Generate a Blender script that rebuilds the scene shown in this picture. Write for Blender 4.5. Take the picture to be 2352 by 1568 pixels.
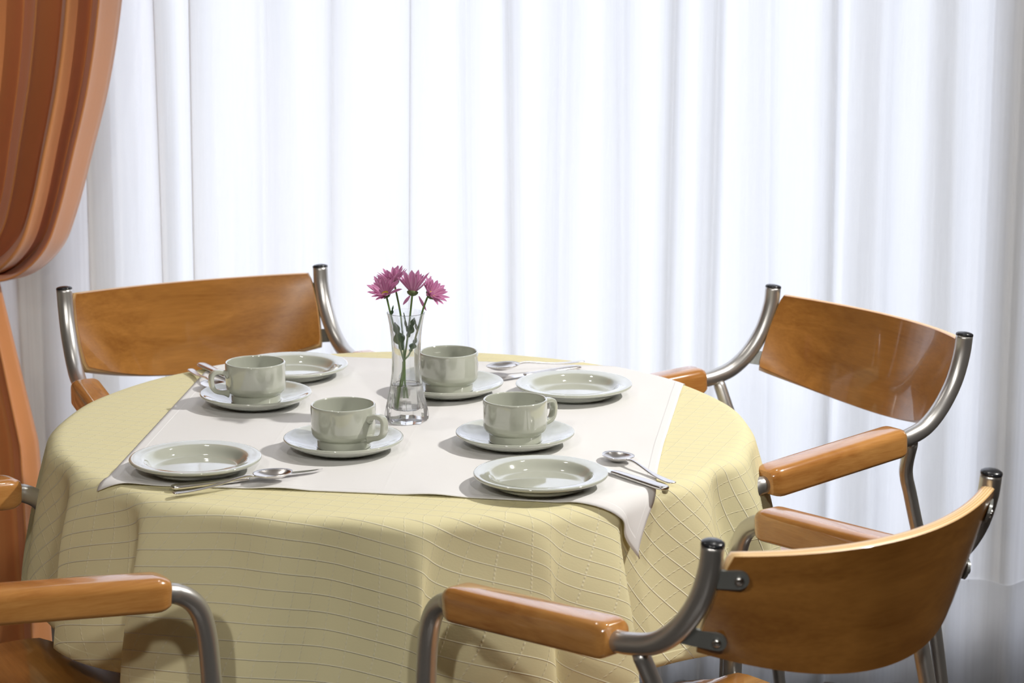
import bpy, bmesh, math, random
from mathutils import Vector, Matrix
random.seed(7)
PI = math.pi
sc = bpy.context.scene
for o in list(bpy.data.objects): bpy.data.objects.remove(o)
COL = sc.collection

# ------------------------------------------------------------------ camera
cam = bpy.data.cameras.new('camera'); camo = bpy.data.objects.new('camera', cam); COL.objects.link(camo)
cam.sensor_width = 36.0; cam.lens = 36.0 * 5555.0 / 2352.0
camo.location = (0, 0, 1.5234); camo.rotation_euler = (math.radians(90 - 12.13), 0, 0)
cam.clip_start = 0.1; cam.clip_end = 100
cam.dof.use_dof = True; cam.dof.focus_distance = 3.05; cam.dof.aperture_fstop = 9.0
sc.camera = camo

# ------------------------------------------------------------------ world, lamps, exposure
world = bpy.data.worlds.new('overcast_sky'); sc.world = world; world.use_nodes = True
wn = world.node_tree.nodes; wl = world.node_tree.links; wn.clear()
wo = wn.new('ShaderNodeOutputWorld'); wb = wn.new('ShaderNodeBackground'); wt = wn.new('ShaderNodeTexCoord')
ws = wn.new('ShaderNodeSeparateXYZ'); wr = wn.new('ShaderNodeValToRGB')
wl.new(wt.outputs['Generated'], ws.inputs[0]); wl.new(ws.outputs['Z'], wr.inputs[0])
wr.color_ramp.elements[0].position = 0.0; wr.color_ramp.elements[0].color = (0.77, 0.80, 1.0, 1)
wr.color_ramp.elements[1].position = 0.7; wr.color_ramp.elements[1].color = (0.89, 0.90, 1.0, 1)
wl.new(wr.outputs[0], wb.inputs[0]); wb.inputs[1].default_value = 2.72; wl.new(wb.outputs[0], wo.inputs[0])

def lamp(name, loc, target, power, radius, color=(1, .965, .915), size=75, blend=.6):
    l = bpy.data.lights.new(name, 'SPOT'); l.energy = power; l.shadow_soft_size = radius; l.color = color
    l.spot_size = math.radians(size); l.spot_blend = blend
    o = bpy.data.objects.new(name, l); COL.objects.link(o); o.location = loc
    o.rotation_euler = (Vector(target) - Vector(loc)).to_track_quat('-Z', 'Y').to_euler()
    return o
lamp('ceiling_spot_right', (1.60, 2.9, 2.52), (-.1, 2.95, .70), 205, .04, size=62)
lamp('ceiling_spot_table_left', (-.75, 3.25, 2.52), (-.65, 3.2, .75), 12, .05, size=95)
lamp('ceiling_spot_table_right', (.55, 3.15, 2.52), (.45, 3.1, .75), 12, .05, size=95)
lamp('ceiling_spot_near_left', (-.9, .1, 2.52), (-.3, 2.7, .45), 88, .08, size=70)
lamp('ceiling_spot_near_right', (.5, .1, 2.52), (.2, 2.8, .45), 84, .08, size=70)
lamp('ceiling_spot_entrance', (.2, -.9, 2.52), (0, -.9, 0), 60, .06, size=120)
sc.view_settings.view_transform = 'Standard'; sc.view_settings.look = 'None'
sc.view_settings.exposure = 0.0; sc.view_settings.gamma = 1.0; sc.view_settings.use_curve_mapping = False

# ------------------------------------------------------------------ materials
def lin(r, g, b):
    f = lambda c: (c / 255 / 12.92) if c / 255 <= .04045 else ((c / 255 + .055) / 1.055) ** 2.4
    return (f(r), f(g), f(b), 1)
def mat(name, col, rough=.5, metal=0.0, coat=0.0, spec=.5, **kw):
    m = bpy.data.materials.new(name); m.use_nodes = True
    b = m.node_tree.nodes['Principled BSDF']
    b.inputs['Base Color'].default_value = col; b.inputs['Roughness'].default_value = rough
    b.inputs['Metallic'].default_value = metal; b.inputs['Coat Weight'].default_value = coat
    b.inputs['Coat Roughness'].default_value = .05; b.inputs['Specular IOR Level'].default_value = spec
    for k, v in kw.items(): b.inputs[k.replace('_', ' ')].default_value = v
    return m
def N(m, t, **kw):
    n = m.node_tree.nodes.new(t)
    for k, v in kw.items(): setattr(n, k, v)
    return n
def L(m, a, b): m.node_tree.links.new(a, b)
def BS(m): return m.node_tree.nodes['Principled BSDF']
def noise_bump(m, scale, strength, dist=.001, coords='Object', stretch=(1, 1, 1)):
    tc = N(m, 'ShaderNodeTexCoord'); mp = N(m, 'ShaderNodeMapping'); mp.inputs['Scale'].default_value = stretch
    no = N(m, 'ShaderNodeTexNoise'); no.inputs['Scale'].default_value = scale; no.inputs['Detail'].default_value = 4
    bp = N(m, 'ShaderNodeBump'); bp.inputs['Strength'].default_value = strength; bp.inputs['Distance'].default_value = dist
    L(m, tc.outputs[coords], mp.inputs[0]); L(m, mp.outputs[0], no.inputs['Vector']); L(m, no.outputs[0], bp.inputs['Height'])
    L(m, bp.outputs[0], BS(m).inputs['Normal']); return m

def wood(name, dark, light, stretch=(2.2, 14, 14), rough=.28, coat=.75, edge=False):
    m = mat(name, light, rough, coat=coat)
    tc = N(m, 'ShaderNodeTexCoord'); mp = N(m, 'ShaderNodeMapping'); mp.inputs['Scale'].default_value = stretch
    n1 = N(m, 'ShaderNodeTexNoise'); n1.inputs['Scale'].default_value = 1.6; n1.inputs['Detail'].default_value = 8; n1.inputs['Roughness'].default_value = .6; n1.inputs['Distortion'].default_value = 1.2
    mp2 = N(m, 'ShaderNodeMapping'); mp2.inputs['Scale'].default_value = tuple(s * 9 if s > 5 else s * 5 for s in stretch)
    n2 = N(m, 'ShaderNodeTexNoise'); n2.inputs['Scale'].default_value = 2.2; n2.inputs['Detail'].default_value = 5
    L(m, tc.outputs['Object'], mp.inputs[0]); L(m, tc.outputs['Object'], mp2.inputs[0])
    L(m, mp.outputs[0], n1.inputs['Vector']); L(m, mp2.outputs[0], n2.inputs['Vector'])
    mx = N(m, 'ShaderNodeMath', operation='MULTIPLY_ADD'); mx.inputs[1].default_value = .35
    L(m, n2.outputs[0], mx.inputs[0]); L(m, n1.outputs[0], mx.inputs[2])
    r = N(m, 'ShaderNodeValToRGB'); r.color_ramp.elements[0].position = .34; r.color_ramp.elements[1].position = .98
    r.color_ramp.elements[0].color = dark; r.color_ramp.elements[1].color = light
    L(m, mx.outputs[0], r.inputs[0]); L(m, r.outputs[0], BS(m).inputs['Base Color'])
    return m
M = {}
M['wood'] = wood('varnished_beech', lin(130, 80, 28), lin(184, 127, 60))
M['arm_wood'] = wood('varnished_arm_beech', lin(156, 98, 44), lin(206, 150, 84), stretch=(26, 3, 26), rough=.2, coat=1.0)
# plywood edge: pale layered veneers
m = M['ply'] = mat('plywood_edge', lin(226, 190, 130), .4, coat=.4)
at = N(m, 'ShaderNodeUVMap'); at.uv_map = 'UVMap'; sp = N(m, 'ShaderNodeSeparateXYZ'); wv = N(m, 'ShaderNodeMath', operation='SINE')
ml = N(m, 'ShaderNodeMath', operation='MULTIPLY'); ml.inputs[1].default_value = 2 * PI * 5
rp = N(m, 'ShaderNodeValToRGB'); rp.color_ramp.elements[0].position = .1; rp.color_ramp.elements[0].color = lin(216, 172, 112); rp.color_ramp.elements[1].position = .6; rp.color_ramp.elements[1].color = lin(244, 216, 166)
L(m, at.outputs[0], sp.inputs[0]); L(m, sp.outputs['Y'], ml.inputs[0]); L(m, ml.outputs[0], wv.inputs[0]); L(m, wv.outputs[0], rp.inputs[0])
fz = N(m, 'ShaderNodeMapRange'); fz.inputs['From Min'].default_value = .02; fz.inputs['From Max'].default_value = .16; L(m, sp.outputs['Y'], fz.inputs['Value'])
vm = N(m, 'ShaderNodeMix', data_type='RGBA'); vm.inputs['A'].default_value = lin(158, 96, 42); L(m, fz.outputs[0], vm.inputs['Factor']); L(m, rp.outputs[0], vm.inputs['B']); L(m, vm.outputs['Result'], BS(m).inputs['Base Color'])
M['tube'] = noise_bump(mat('satin_silver_tube', (.58, .57, .55, 1), .33, metal=.87), 300, .05, .0003)
M['bracket'] = mat('grey_steel_bracket', (.24, .25, .24, 1), .42, metal=.6)
M['cap'] = mat('black_plastic_cap', (.018, .019, .022, 1), .22)
M['steel'] = mat('polished_steel', (.76, .74, .72, 1), .24, metal=1.0)
M['blade'] = mat('mirror_steel', (.78, .78, .80, 1), .07, metal=1.0)
M['china'] = mat('sage_glazed_china', lin(184, 187, 174), .07, coat=1.0, spec=.7, Coat_IOR=1.6)
M['china'] = noise_bump(M['china'], 40, .012, .001)

# table cloth: cream with raised cord grid, coordinates are the flat cloth in metres
def cloth_mat():
    m = mat('cream_grid_cloth', lin(234, 222, 176), .78, spec=.25)
    m.node_tree.nodes.remove(m.node_tree.nodes['Principled BSDF'])
    out = m.node_tree.nodes['Material Output']
    uv = N(m, 'ShaderNodeUVMap'); uv.uv_map = 'UVMap'
    rt = N(m, 'ShaderNodeMapping'); rt.inputs['Rotation'].default_value = (0, 0, math.radians(19)); L(m, uv.outputs[0], rt.inputs[0])
    no = N(m, 'ShaderNodeTexNoise'); no.inputs['Scale'].default_value = 9; L(m, rt.outputs[0], no.inputs['Vector'])
    sp = N(m, 'ShaderNodeSeparateXYZ'); L(m, rt.outputs[0], sp.inputs[0])
    def line(sock, period, width, dash=None):
        w = N(m, 'ShaderNodeMath', operation='MULTIPLY_ADD'); w.inputs[1].default_value = .003; L(m, no.outputs[0], w.inputs[0]); L(m, sock, w.inputs[2])
        a = N(m, 'ShaderNodeMath', operation='PINGPONG'); a.inputs[1].default_value = period / 2; L(m, w.outputs[0], a.inputs[0])
        b = N(m, 'ShaderNodeMapRange'); b.interpolation_type = 'SMOOTHSTEP'; b.inputs['From Min'].default_value = width; b.inputs['From Max'].default_value = 0; L(m, a.outputs[0], b.inputs['Value'])
        r = b.outputs[0]
        if dash is not None:
            d = N(m, 'ShaderNodeMath', operation='MULTIPLY'); d.inputs[1].default_value = 2 * PI / .006; L(m, dash, d.inputs[0])
            s = N(m, 'ShaderNodeMath', operation='SINE'); L(m, d.outputs[0], s.inputs[0])
            q = N(m, 'ShaderNodeMapRange'); q.inputs['From Min'].default_value = -.5; q.inputs['From Max'].default_value = .6; q.inputs['To Min'].default_value = .25; L(m, s.outputs[0], q.inputs['Value'])
            e = N(m, 'ShaderNodeMath', operation='MULTIPLY'); L(m, q.outputs[0], e.inputs[0]); L(m, r, e.inputs[1]); r = e.outputs[0]
        return r
    l1 = line(sp.outputs['Y'], .0205, .0011); l2 = line(sp.outputs['X'], .0205, .0009, sp.outputs['Y'])
    h2 = N(m, 'ShaderNodeMath', operation='MULTIPLY'); h2.inputs[1].default_value = .55; L(m, l2, h2.inputs[0])
    mx = N(m, 'ShaderNodeMath', operation='MAXIMUM'); L(m, l1, mx.inputs[0]); L(m, h2.outputs[0], mx.inputs[1])
    # weave
    we = N(m, 'ShaderNodeTexNoise'); we.inputs['Scale'].default_value = 420; we.inputs['Detail'].default_value = 2; L(m, rt.outputs[0], we.inputs['Vector'])
    hh = N(m, 'ShaderNodeMath', operation='MULTIPLY_ADD'); hh.inputs[1].default_value = .12; L(m, we.outputs[0], hh.inputs[0]); L(m, mx.outputs[0], hh.inputs[2])
    # hem band of doubled fabric
    ln = N(m, 'ShaderNodeVectorMath', operation='LENGTH'); L(m, uv.outputs[0], ln.inputs[0])
    hb = N(m, 'ShaderNodeMapRange'); hb.inputs['From Min'].default_value = .6485; hb.inputs['From Max'].default_value = .6500; L(m, ln.outputs['Value'], hb.inputs['Value'])
    hs = N(m, 'ShaderNodeMath', operation='MULTIPLY_ADD'); hs.inputs[1].default_value = .9; L(m, hb.outputs[0], hs.inputs[0]); L(m, hh.outputs[0], hs.inputs[2])
    bp = N(m, 'ShaderNodeBump'); bp.inputs['Strength'].default_value = .9; bp.inputs['Distance'].default_value = .0009; L(m, hs.outputs[0], bp.inputs['Height'])
    cm = N(m, 'ShaderNodeMix', data_type='RGBA'); cm.inputs['A'].default_value = lin(240, 232, 189); cm.inputs['B'].default_value = lin(251, 246, 222)
    L(m, mx.outputs[0], cm.inputs['Factor'])
    di = N(m, 'ShaderNodeBsdfDiffuse'); tr = N(m, 'ShaderNodeBsdfTranslucent'); sh = N(m, 'ShaderNodeBsdfSheen') if hasattr(bpy.types, 'ShaderNodeBsdfSheen') else None
    L(m, cm.outputs['Result'], di.inputs['Color']); L(m, cm.outputs['Result'], tr.inputs['Color'])
    L(m, bp.outputs[0], di.inputs['Normal'])
    ms = N(m, 'ShaderNodeMixShader'); ms.inputs[0].default_value = .16; L(m, di.outputs[0], ms.inputs[1]); L(m, tr.outputs[0], ms.inputs[2])
    L(m, ms.outputs[0], out.inputs[0]); return m
M['cloth'] = cloth_mat()
# white topper
m = M['topper'] = mat('white_cotton_topper', lin(230, 229, 228), .85, spec=.2)
uv = N(m, 'ShaderNodeUVMap'); uv.uv_map = 'UVMap'; sp = N(m, 'ShaderNodeSeparateXYZ'); L(m, uv.outputs[0], sp.inputs[0])
def edge_d(sock):
    a = N(m, 'ShaderNodeMath', operation='PINGPONG'); a.inputs[1].default_value = .5; L(m, sock, a.inputs[0]); return a.outputs[0]
mn = N(m, 'ShaderNodeMath', operation='MINIMUM'); L(m, edge_d(sp.outputs['X']), mn.inputs[0]); L(m, edge_d(sp.outputs['Y']), mn.inputs[1])
hm = N(m, 'ShaderNodeMapRange'); hm.inputs['From Min'].default_value = .0195; hm.inputs['From Max'].default_value = .0175; L(m, mn.outputs[0], hm.inputs['Value'])
cr = N(m, 'ShaderNodeMath', operation='PINGPONG'); cr.inputs[1].default_value = .125; L(m, sp.outputs['X'], cr.inputs[0])
cs = N(m, 'ShaderNodeMapRange'); cs.inputs['From Min'].default_value = .004; cs.inputs['From Max'].default_value = 0; cs.inputs['To Max'].default_value = .22; L(m, cr.outputs[0], cs.inputs['Value'])
no = N(m, 'ShaderNodeTexNoise'); no.inputs['Scale'].default_value = 6; no.inputs['Detail'].default_value = 3; L(m, uv.outputs[0], no.inputs['Vector'])
ad = N(m, 'ShaderNodeMath', operation='ADD'); L(m, hm.outputs[0], ad.inputs[0]); L(m, cs.outputs[0], ad.inputs[1])
a2 = N(m, 'ShaderNodeMath', operation='MULTIPLY_ADD'); a2.inputs[1].default_value = 5; L(m, no.outputs[0], a2.inputs[0]); L(m, ad.outputs[0], a2.inputs[2])
bp = N(m, 'ShaderNodeBump'); bp.inputs['Strength'].default_value = .55; bp.inputs['Distance'].default_value = .0008; L(m, a2.outputs[0], bp.inputs['Height']); L(m, bp.outputs[0], BS(m).inputs['Normal'])

# sheer curtain
def sheer_mat():
    m = bpy.data.materials.new('white_voile'); m.use_nodes = True; nt = m.node_tree; nt.nodes.clear()
    out = N(m, 'ShaderNodeOutputMaterial')
    uv = N(m, 'ShaderNodeUVMap'); uv.uv_map = 'UVMap'
    mp = N(m, 'ShaderNodeMapping'); mp.inputs['Scale'].default_value = (160, 2.5, 1); L(m, uv.outputs[0], mp.inputs[0])
    no = N(m, 'ShaderNodeTexNoise'); no.inputs['Scale'].default_value = 1.0; no.inputs['Detail'].default_value = 5; L(m, mp.outputs[0], no.inputs['Vector'])
    r = N(m, 'ShaderNodeMapRange'); r.inputs['From Min'].default_value = .3; r.inputs['From Max'].default_value = .7; r.inputs['To Min'].default_value = .16; r.inputs['To Max'].default_value = .26
    L(m, no.outputs[0], r.inputs['Value'])
    tl = N(m, 'ShaderNodeBsdfTranslucent'); tl.inputs['Color'].default_value = (.93, .94, .96, 1)
    di = N(m, 'ShaderNodeBsdfDiffuse'); di.inputs['Color'].default_value = (.88, .87, .84, 1)
    tp = N(m, 'ShaderNodeBsdfTransparent')
    a = N(m, 'ShaderNodeMixShader'); a.inputs[0].default_value = .36; L(m, tl.outputs[0], a.inputs[1]); L(m, di.outputs[0], a.inputs[2])
    b = N(m, 'ShaderNodeMixShader'); L(m, r.outputs[0], b.inputs[0]); L(m, a.outputs[0], b.inputs[1]); L(m, tp.outputs[0], b.inputs[2])
    L(m, b.outputs[0], out.inputs[0]); return m
M['sheer'] = sheer_mat()
M['drape'] = noise_bump(mat('terracotta_satin', lin(214, 142, 84), .44, spec=.45, Sheen_Weight=.25), 9, .25, .004, stretch=(3, 3, .7))
M['wall'] = noise_bump(mat('beige_plaster', lin(206, 196, 178), .9), 60, .1)
M['ceiling'] = mat('white_ceiling', lin(225, 220, 210), .9)
M['dimwall'] = noise_bump(mat('brown_panelled_wall', lin(120, 98, 74), .6), 20, .1)
M['frame'] = mat('white_window_frame', lin(225, 226, 228), .4)
m = M['floor'] = mat('dark_floor_tiles', lin(78, 72, 68), .25)
tc = N(m, 'ShaderNodeTexCoord'); bk = N(m, 'ShaderNodeTexBrick'); bk.offset = 0; bk.inputs['Scale'].default_value = 1.6; bk.inputs['Brick Width'].default_value = .5; bk.inputs['Row Height'].default_value = .5; bk.inputs['Mortar Size'].default_value = .006
bk.inputs['Color1'].default_value = lin(80, 73, 68); bk.inputs['Color2'].default_value = lin(74, 68, 64); bk.inputs['Mortar'].default_value = lin(46, 44, 42)
L(m, tc.outputs['Object'], bk.inputs['Vector']); L(m, bk.outputs[0], BS(m).inputs['Base Color'])
m = M['paving'] = noise_bump(mat('pale_concrete_paving', lin(196, 196, 194), .9), 12, .2)
def glassy(name, ior, tint=(1, 1, 1, 1), mixf=.5, rough=0.0):
    m = bpy.data.materials.new(name); m.use_nodes = True; m.node_tree.nodes.clear()
    out = N(m, 'ShaderNodeOutputMaterial'); g = N(m, 'ShaderNodeBsdfGlass'); g.inputs['IOR'].default_value = ior; g.inputs['Roughness'].default_value = rough; g.inputs['Color'].default_value = tint
    t = N(m, 'ShaderNodeBsdfTransparent'); t.inputs['Color'].default_value = tint
    x = N(m, 'ShaderNodeMixShader'); x.inputs[0].default_value = mixf; L(m, g.outputs[0], x.inputs[1]); L(m, t.outputs[0], x.inputs[2]); L(m, x.outputs[0], out.inputs[0]); return m
M['glass'] = glassy('clear_vase_glass', 1.47, (.995, .998, .997, 1), .12)
M['water'] = glassy('vase_water', 1.33, (.998, 1, .998, 1), .12)
m = M['pane'] = bpy.data.materials.new('window_glass'); m.use_nodes = True; m.node_tree.nodes.clear()
out = N(m, 'ShaderNodeOutputMaterial'); g = N(m, 'ShaderNodeBsdfGlossy'); g.inputs['Roughness'].default_value = .02; t = N(m, 'ShaderNodeBsdfTransparent'); t.inputs['Color'].default_value = (.97, .985, .98, 1)
x = N(m, 'ShaderNodeMixShader'); x.inputs[0].default_value = .06; L(m, t.outputs[0], x.inputs[1]); L(m, g.outputs[0], x.inputs[2]); L(m, x.outputs[0], out.inputs[0])
# petals
m = M['petal'] = mat('mauve_petal', lin(170, 92, 138), .6, spec=.3, Subsurface_Weight=0.0)
uv = N(m, 'ShaderNodeUVMap'); uv.uv_map = 'UVMap'; sp = N(m, 'ShaderNodeSeparateXYZ'); L(m, uv.outputs[0], sp.inputs[0])
a = N(m, 'ShaderNodeMath', operation='ABSOLUTE'); L(m, sp.outputs['X'], a.inputs[0])
r = N(m, 'ShaderNodeValToRGB'); e = r.color_ramp.elements; e[0].position = 0; e[0].color = lin(214, 154, 192); e[1].position = 1; e[1].color = lin(246, 222, 236)
k = e.new(.55); k.color = lin(200, 122, 170); k = e.new(.82); k.color = lin(220, 160, 196); L(m, a.outputs[0], r.inputs[0])
L(m, r.outputs[0], BS(m).inputs['Base Color'])
tl = N(m, 'ShaderNodeBsdfTranslucent'); L(m, r.outputs[0], tl.inputs['Color']); x = N(m, 'ShaderNodeMixShader'); x.inputs[0].default_value = .35
L(m, BS(m).outputs[0], x.inputs[1]); L(m, tl.outputs[0], x.inputs[2]); L(m, x.outputs[0], m.node_tree.nodes['Material Output'].inputs[0])
M['stem'] = mat('green_stem', lin(104, 132, 70), .5)
M['leaf'] = mat('dark_green_leaf', lin(66, 94, 60), .5)
M['calyx'] = noise_bump(mat('green_calyx', lin(92, 106, 62), .6), 300, .8, .002)
M['disc'] = noise_bump(mat('yellow_flower_centre', lin(206, 180, 44), .7), 700, 1, .002)

# ------------------------------------------------------------------ helpers
def tag(o, label, cat, group=None, kind=None):
    if label: o['label'] = label
    if cat: o['category'] = cat
    if group: o['group'] = group
    if kind: o['kind'] = kind
    return o
def obj(name, verts, faces, mats, parent=None, smooth=True, uvs=None, fm=None, uvw=None):
    me = bpy.data.meshes.new(name); me.from_pydata([tuple(v) for v in verts], [], faces); me.update()
    for mm in (mats if isinstance(mats, (list, tuple)) else [mats]): me.materials.append(mm)
    if smooth:
        for p in me.polygons: p.use_smooth = True
    if fm:
        for p, k in zip(me.polygons, fm): p.material_index = k
    if uvs is not None:
        l = me.uv_layers.new(name='UVMap')
        for lp in me.loops: l.data[lp.index].uv = uvs[lp.vertex_index]
    o = bpy.data.objects.new(name, me); COL.objects.link(o)
    if parent: o.parent = parent
    return o
def auto(o, ang=35):
    me = o.data; bm = bmesh.new(); bm.from_mesh(me)
    for e in bm.edges:
        if len(e.link_faces) == 2 and e.calc_face_angle(0) > math.radians(ang): e.smooth = False
    bm.to_mesh(me); bm.free(); return o
def fixn(o):
    bm = bmesh.new(); bm.from_mesh(o.data); bmesh.ops.recalc_face_normals(bm, faces=bm.faces); bm.to_mesh(o.data); bm.free(); return o
def empty(name, loc=(0, 0, 0), rz=0):
    o = bpy.data.objects.new(name, None); COL.objects.link(o); o.location = loc; o.rotation_euler = (0, 0, rz); o.empty_display_size = .05; return o
def children(o): return [c for c in bpy.data.objects if c.parent is o]
def copy_tree(o, parent=None):
    c = o.copy(); COL.objects.link(c); c.parent = parent
    for ch in children(o): copy_tree(ch, c)
    return c
def box(x0, x1, y0, y1, z0, z1, V=None, F=None):
    V = [] if V is None else V; F = [] if F is None else F; n = len(V)
    V += [(x, y, z) for x in (x0, x1) for y in (y0, y1) for z in (z0, z1)]
    F += [tuple(n + i for i in f) for f in ((0, 1, 3, 2), (4, 6, 7, 5), (0, 4, 5, 1), (2, 3, 7, 6), (0, 2, 6, 4), (1, 5, 7, 3))]
    return V, F
def spline(pts, n=8):
    P = [Vector(p) for p in pts]; P = [2 * P[0] - P[1]] + P + [2 * P[-1] - P[-2]]; out = []
    for i in range(1, len(P) - 2):
        for k in range(n):
            t = k / n; a, b, c, d = P[i - 1:i + 3]
            out.append(.5 * ((2 * b) + (-a + c) * t + (2 * a - 5 * b + 4 * c - d) * t * t + (-a + 3 * b - 3 * c + d) * t ** 3))
    out.append(P[-2]); return out
def sweep(path, rad, seg=16, V=None, F=None, cap=True, prof=None, up=None):
    """tube or profile swept along path; rad number, list or function(t)"""
    V = [] if V is None else V; F = [] if F is None else F; n0 = len(V); n = len(path)
    nrm = None
    for i, p in enumerate(path):
        p = Vector(p); t = (Vector(path[min(i + 1, n - 1)]) - Vector(path[max(i - 1, 0)])).normalized()
        if up is not None: u = Vector(up); nrm = (u - u.dot(t) * t).normalized()
        elif nrm is None:
            u = Vector((1, 0, 0)) if abs(t.x) < .9 else Vector((0, 1, 0)); nrm = (u - u.dot(t) * t).normalized()
        else: nrm = (nrm - nrm.dot(t) * t).normalized()
        b = t.cross(nrm); tt = i / (n - 1)
        r = rad(tt) if callable(rad) else (rad[i] if isinstance(rad, list) else rad)
        if prof is None: pr = [(math.cos(2 * PI * k / seg), math.sin(2 * PI * k / seg)) for k in range(seg)]
        else: pr = prof
        for a, c in pr:
            sx, sy = r if isinstance(r, tuple) else (r, r)
            V.append(p + nrm * a * sx + b * c * sy)
    s = seg if prof is None else len(prof)
    for i in range(n - 1):
        for k in range(s):
            a = n0 + i * s + k; b = n0 + i * s + (k + 1) % s; F.append((a, b, b + s, a + s))
    if cap: F.append(tuple(n0 + k for k in range(s))[::-1]); F.append(tuple(n0 + (n - 1) * s + k for k in range(s)))
    return V, F
def lathe(prof, seg=64, rmod=None):
    """closed or open profile [(r,z)] around z"""
    V = []; F = []; idx = []
    for (r, z) in prof:
        if r < 1e-6: V.append((0, 0, z)); idx.append([len(V) - 1] * seg)
        else:
            row = []
            for k in range(seg):
                a = 2 * PI * k / seg; q = r * (rmod(a, z) if rmod else 1)
                V.append((q * math.cos(a), q * math.sin(a), z)); row.append(len(V) - 1)
            idx.append(row)
    for i in range(len(prof) - 1):
        for k in range(seg):
            f = [idx[i][k], idx[i][(k + 1) % seg], idx[i + 1][(k + 1) % seg], idx[i + 1][k]]
            g = []
            for q in f:
                if q not in g: g.append(q)
            if len(g) > 2: F.append(tuple(g))
    return V, F
def smooth_prof(pts, n=4):
    return [(max(p.x, 0), p.y) for p in spline([(a, b, 0) for a, b in pts], n)]
def rrect(w, h, r, rb=None, n=6):
    """rounded rectangle profile points (x,y); top corners radius r, bottom rb"""
    rb = r if rb is None else rb; out = []
    for cx, cy, rr, a0 in ((w - r, h - r, r, 0), (-w + r, h - r, r, 90), (-w + rb, -h + rb, rb, 180), (w - rb, -h + rb, rb, 270)):
        for k in range(n + 1):
            a = math.radians(a0 + 90 * k / n); out.append((cx + rr * math.cos(a), cy + rr * math.sin(a)))
    return out
def sstep(a, b, x):
    t = min(1, max(0, (x - a) / (b - a))); return t * t * (3 - 2 * t)

# ------------------------------------------------------------------ room
WY = 4.30                                   # inner face of the window wall
X0, X1, YB, ZC = -2.3, 2.6, -2.2, 2.62
WX0, WX1, WZ0, WZ1 = -.765, .905, .10, 2.35
def struct(o): o['kind'] = 'structure'; return o
V, F = box(X0 - .1, X1 + .1, YB - .1, WY + .2, -.1, 0); struct(obj('floor', V, F, M['floor'], smooth=False))
V, F = box(X0 - .1, X1 + .1, YB - .1, WY + .2, ZC, ZC + .1); struct(obj('ceiling', V, F, M['ceiling'], smooth=False))
V, F = box(X0 - .1, WX0, WY, WY + .2, 0, ZC); box(WX1, X1 + .1, WY, WY + .2, 0, ZC, V, F); box(WX0, WX1, WY, WY + .2, 0, WZ0, V, F); box(WX0, WX1, WY, WY + .2, WZ1, ZC, V, F)
struct(obj('wall_back', V, F, M['wall'], smooth=False))
V, F = box(X0 - .1, X0, YB, WY, 0, ZC); struct(obj('wall_left', V, F, M['wall'], smooth=False))
V, F = box(X1, X1 + .1, YB, WY, 0, ZC); struct(obj('wall_right', V, F, M['dimwall'], smooth=False))
V, F = box(X0 - .1, X1 + .1, YB - .1, YB, 0, ZC); struct(obj('wall_front', V, F, M['dimwall'], smooth=False))
t = .035
V, F = box(WX0, WX0 + t, WY + .08, WY + .14, WZ0, WZ1); box(WX1 - t, WX1, WY + .08, WY + .14, WZ0, WZ1, V, F)
box(WX0 + t, WX1 - t, WY + .08, WY + .14, WZ0, WZ0 + t, V, F); box(WX0 + t, WX1 - t, WY + .08, WY + .14, WZ1 - t, WZ1, V, F)
win = struct(obj('window_1', V, F, M['frame'], smooth=False))
V, F = box(WX0 + t, WX1 - t, WY + .105, WY + .112, WZ0 + t, WZ1 - t); obj('pane', V, F, M['pane'], win, smooth=False)
V, F = box(-12, 12, WY + .2, WY + 22, -.16, -.1); struct(obj('ground', V, F, M['paving'], smooth=False))

# ------------------------------------------------------------------ sheer curtain
def sheer():
    # folds: list of fold centres at uneven spacing; S shaped pleats overlapping sideways
    rnd = random.Random(11); xs = [-1.42]
    while xs[-1] < 1.35: xs.append(xs[-1] + rnd.choice((.058, .072, .095, .118, .14)))
    NZ = 40; SEG = 14; z0, z1 = .004, 2.44; V = []; F = []; U = []; cols = None
    amp = [rnd.uniform(.012, .034) for _ in xs]; over = [rnd.choice((.05, .12, .16, .30, .40)) for _ in xs]; ph = [rnd.uniform(-1, 1) for _ in xs]
    for j in range(NZ + 1):
        z = z0 + (z1 - z0) * j / NZ; row = 0; down = 1 - j / NZ; arc = 0
        for i in range(len(xs) - 1):
            w = xs[i + 1] - xs[i]
            for k in range(SEG if i < len(xs) - 2 else SEG + 1):
                t = k / SEG
                e0 = amp[i] * (1 - t) + amp[i + 1] * t; o0 = over[i] * (1 - t) + over[i + 1] * t
                e = e0 * (.75 + .45 * down)
                x = xs[i] + w * t + w * o0 * math.sin(2 * PI * t) * .62 + .010 * math.sin(z * 1.3 + ph[i] * 3) * math.sin(PI * t)
                y = 4.115 + e * math.cos(2 * PI * t) + .006 * math.sin(3.1 * z + 5 * xs[i])
                V.append((x, y, z)); U.append(((i + t) * .12, z)); row += 1
        cols = row
    for j in range(NZ):
        for k in range(cols - 1):
            a = j * cols + k; F.append((a, a + 1, a + cols + 1, a + cols))
    o = obj('sheer_curtain', V, F, M['sheer'], uvs=U)
    tag(o, 'white sheer voile curtain hanging in soft vertical folds across the whole bright window', 'curtain')
    # weighted hem as its own part
    V2 = []; F2 = []
    for k in range(cols):
        x, y, z = V[k]; V2 += [(x, y - .003, z - .001), (x, y - .003, z + .20), (x, y + .003, z + .20), (x, y + .003, z - .001)]
    for k in range(cols - 1):
        for q in range(4): a = 4 * k + q; b = 4 * k + (q + 1) % 4; F2.append((a, b, b + 4, a + 4))
    h = obj('hem', V2, F2, M['sheer'], o, uvs=[(v[0], v[2]) for v in V2])
sheer()
rail = obj('curtain_rail', *sweep([(-2.1, 4.16, 2.455), (1.45, 4.16, 2.455)], .014, 16), M['frame'])
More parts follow.
